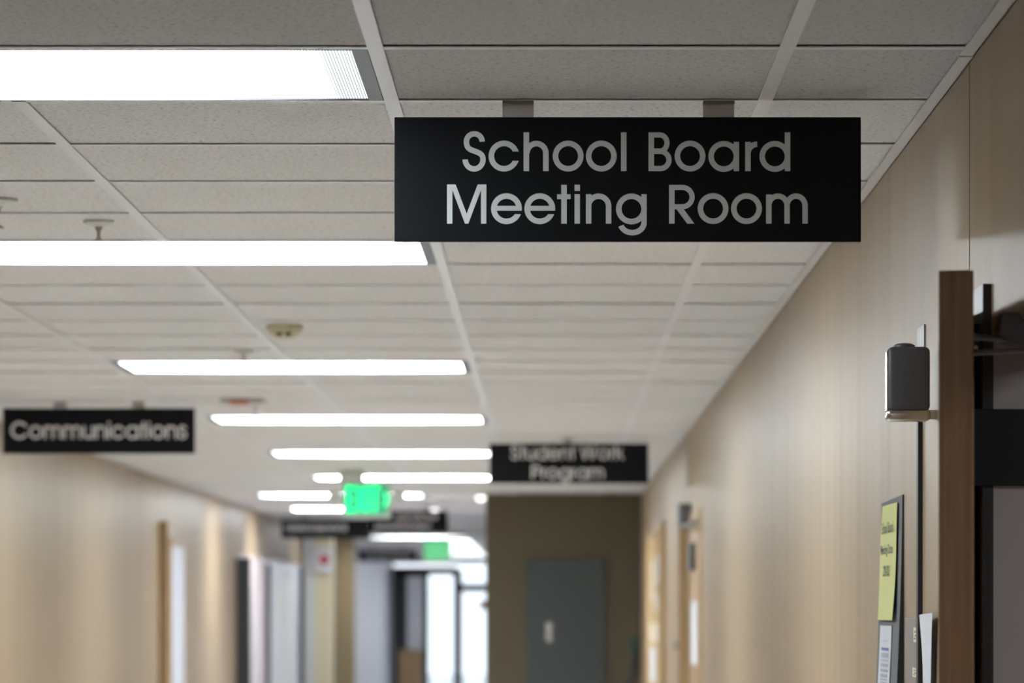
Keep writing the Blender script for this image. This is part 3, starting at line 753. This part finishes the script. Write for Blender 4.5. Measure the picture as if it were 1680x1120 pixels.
b0, b1 = 21.75, 25.3
pbz0, pbz1 = 0.95, Z(866, 23.4)
pb = thing('pinboard', 'tan cork pinboard on the right wall by the brown end wall', 'notice board', (WR, b0, pbz0))
obj('cork_panel', box_bm(-0.02, 0.0, 0.04, b1-b0-0.04, 0.04, pbz1-pbz0-0.04), M['cork'], pb)
obj('frame', boxes_bm([(-0.028, 0, 0, 0.04, 0, pbz1-pbz0), (-0.028, 0, b1-b0-0.04, b1-b0, 0, pbz1-pbz0), (-0.028, 0, 0.04, b1-b0-0.04, 0, 0.04), (-0.028, 0, 0.04, b1-b0-0.04, pbz1-pbz0-0.04, pbz1-pbz0)]), M['wood_mid'], pb)
M['paper_cream'] = mat('cream_paper', (0.62, 0.55, 0.42), 0.8)
NOTES = [(22.4, 22.85, 910, 955, 'paper', 'white note high on the tan pinboard, near its right side'), (22.6, 23.1, 975, 1000, 'paper', 'small white note at mid height of the tan pinboard'),
         (23.3, 24.0, 920, 985, 'paper_cream', 'cream sheet left of the white notes on the tan pinboard'), (22.5, 24.4, 1022, 1052, 'paper_cream', 'wide cream sheet low on the tan pinboard'),
         (23.0, 24.3, 1062, 1118, 'paper', 'large white sheet lowest on the tan pinboard')]
for ya, yb_, pa, pbm, mm, lab in NOTES:
    dd = (ya+yb_)/2
    tag(obj('pinned_note', box_bm(WR-0.0222, WR-0.0202, ya, yb_, Z(pbm, dd), Z(pa, dd)), M[mm]), lab, 'paper', 'notes on the pinboard')
for (ya, yb_, pa, pbm, mm, lab) in ((19.6, 20.1, 1050, 1066, 'plate', 'small dark plate on the wall between pinboard and farther door'),):
    tag(obj('wall_plate', box_bm(WR-0.012, WR+0.0005, ya, yb_, Z(pbm, 19.8), Z(pa, 19.8), bevel=0.002), M[mm]), lab, 'room sign')
# hand sanitiser style stand: slender dark post with green top before the brown wall
d = 26.6
t = thing('floor_stand', 'slender dark stand with green top before the brown wall', 'stand', (X(1040, d), d, 0))
sx = X(1041, d)
obj('base', lathe_bm([(0.15, 0.0), (0.15, 0.012), (0.03, 0.02)], 32), M['black'], t, True)
px_ = lambda p: X(p, d)-sx
obj('post', tube_bm([(0, 0, 0.015), (0, 0, 0.9), (px_(1032), 0, Z(1119, d)-0.03), (px_(1039), 0, Z(1108, d)), (px_(1042), 0, Z(1098, d)), (px_(1043), 0, Z(1060, d))], [0.02, 0.02, 0.022, 0.022, 0.026, 0.03], 14), M['black'], t, True)
obj('top', box_bm(px_(1034), px_(1049), -0.04, 0.04, Z(1068, d), Z(1045, d), bevel=0.008), M['dark_green'], t)

# ------------------------------------------------------------------ far left: column sign, cabinet, display, sticker
d = 38.33
t = thing('safety_sign', 'white sign with red symbol high on the cream column', 'sign', (X(530, d), d, Z(918, d)))
W, H = (X(547, d)-X(514, d))/2, (Z(896, d)-Z(939, d))/2
obj('panel', box_bm(-W, W, 0, 0.054, -H, H, bevel=0.004), M['housing'], t)
obj('symbol', lathe_bm([(0.05, 0.001), (0.05, -0.003)], 24, 'Y', (0.01, 0, 0.0)), M['red'], t)
d = 50.0
t = thing('cabinet', 'brown wooden cabinet at the left before the glass entrance', 'cabinet', (X(673, d), d, 0))
c0, c1, ct = X(654, d)-X(673, d), X(691, d)-X(673, d), Z(1066, d)
obj('body', box_bm(c0, c1, 0, 0.5, 0.06, ct-0.03), M['wood_mid'], t)
obj('plinth', box_bm(c0+0.01, c1-0.01, 0.02, 0.48, 0, 0.06), M['black'], t)
obj('top', box_bm(c0-0.01, c1+0.01, -0.015, 0.51, ct-0.03, ct, bevel=0.004), M['wood_mid'], t)
dr = obj('door', box_bm(c0+0.012, c1-0.012, -0.015, 0.0, 0.10, ct-0.05, bevel=0.003), M['wood_mid'], t)
obj('handle', tube_bm([(c1-0.04, -0.015, 0.75), (c1-0.04, -0.04, 0.76), (c1-0.04, -0.04, 0.85), (c1-0.04, -0.015, 0.86)], 0.005), M['chrome'], dr, True)
t = thing('display_board', 'white display board standing on the brown wooden cabinet', 'display board', (X(680, d), d+0.2, ct))
q0, q1, q2 = X(656, d)-X(680, d), X(667, d)-X(680, d), X(693, d)-X(680, d)
zt3 = Z(945, d)-ct
obj('panel', box_bm(q1, q2, 0, 0.02, 0.0, zt3, bevel=0.003), M['paper'], t)
obj('side_panel', box_bm(q0, q1, -0.005, 0.025, 0.0, zt3-0.03, bevel=0.003), M['alu_dark'], t)
tag(obj('sticker', box_bm(X(786, E), X(800, E), E+0.026, E+0.029, Z(999, E), Z(985, E)), M['red']), 'red sticker on the far entrance glass beside the brown wall', 'sticker')
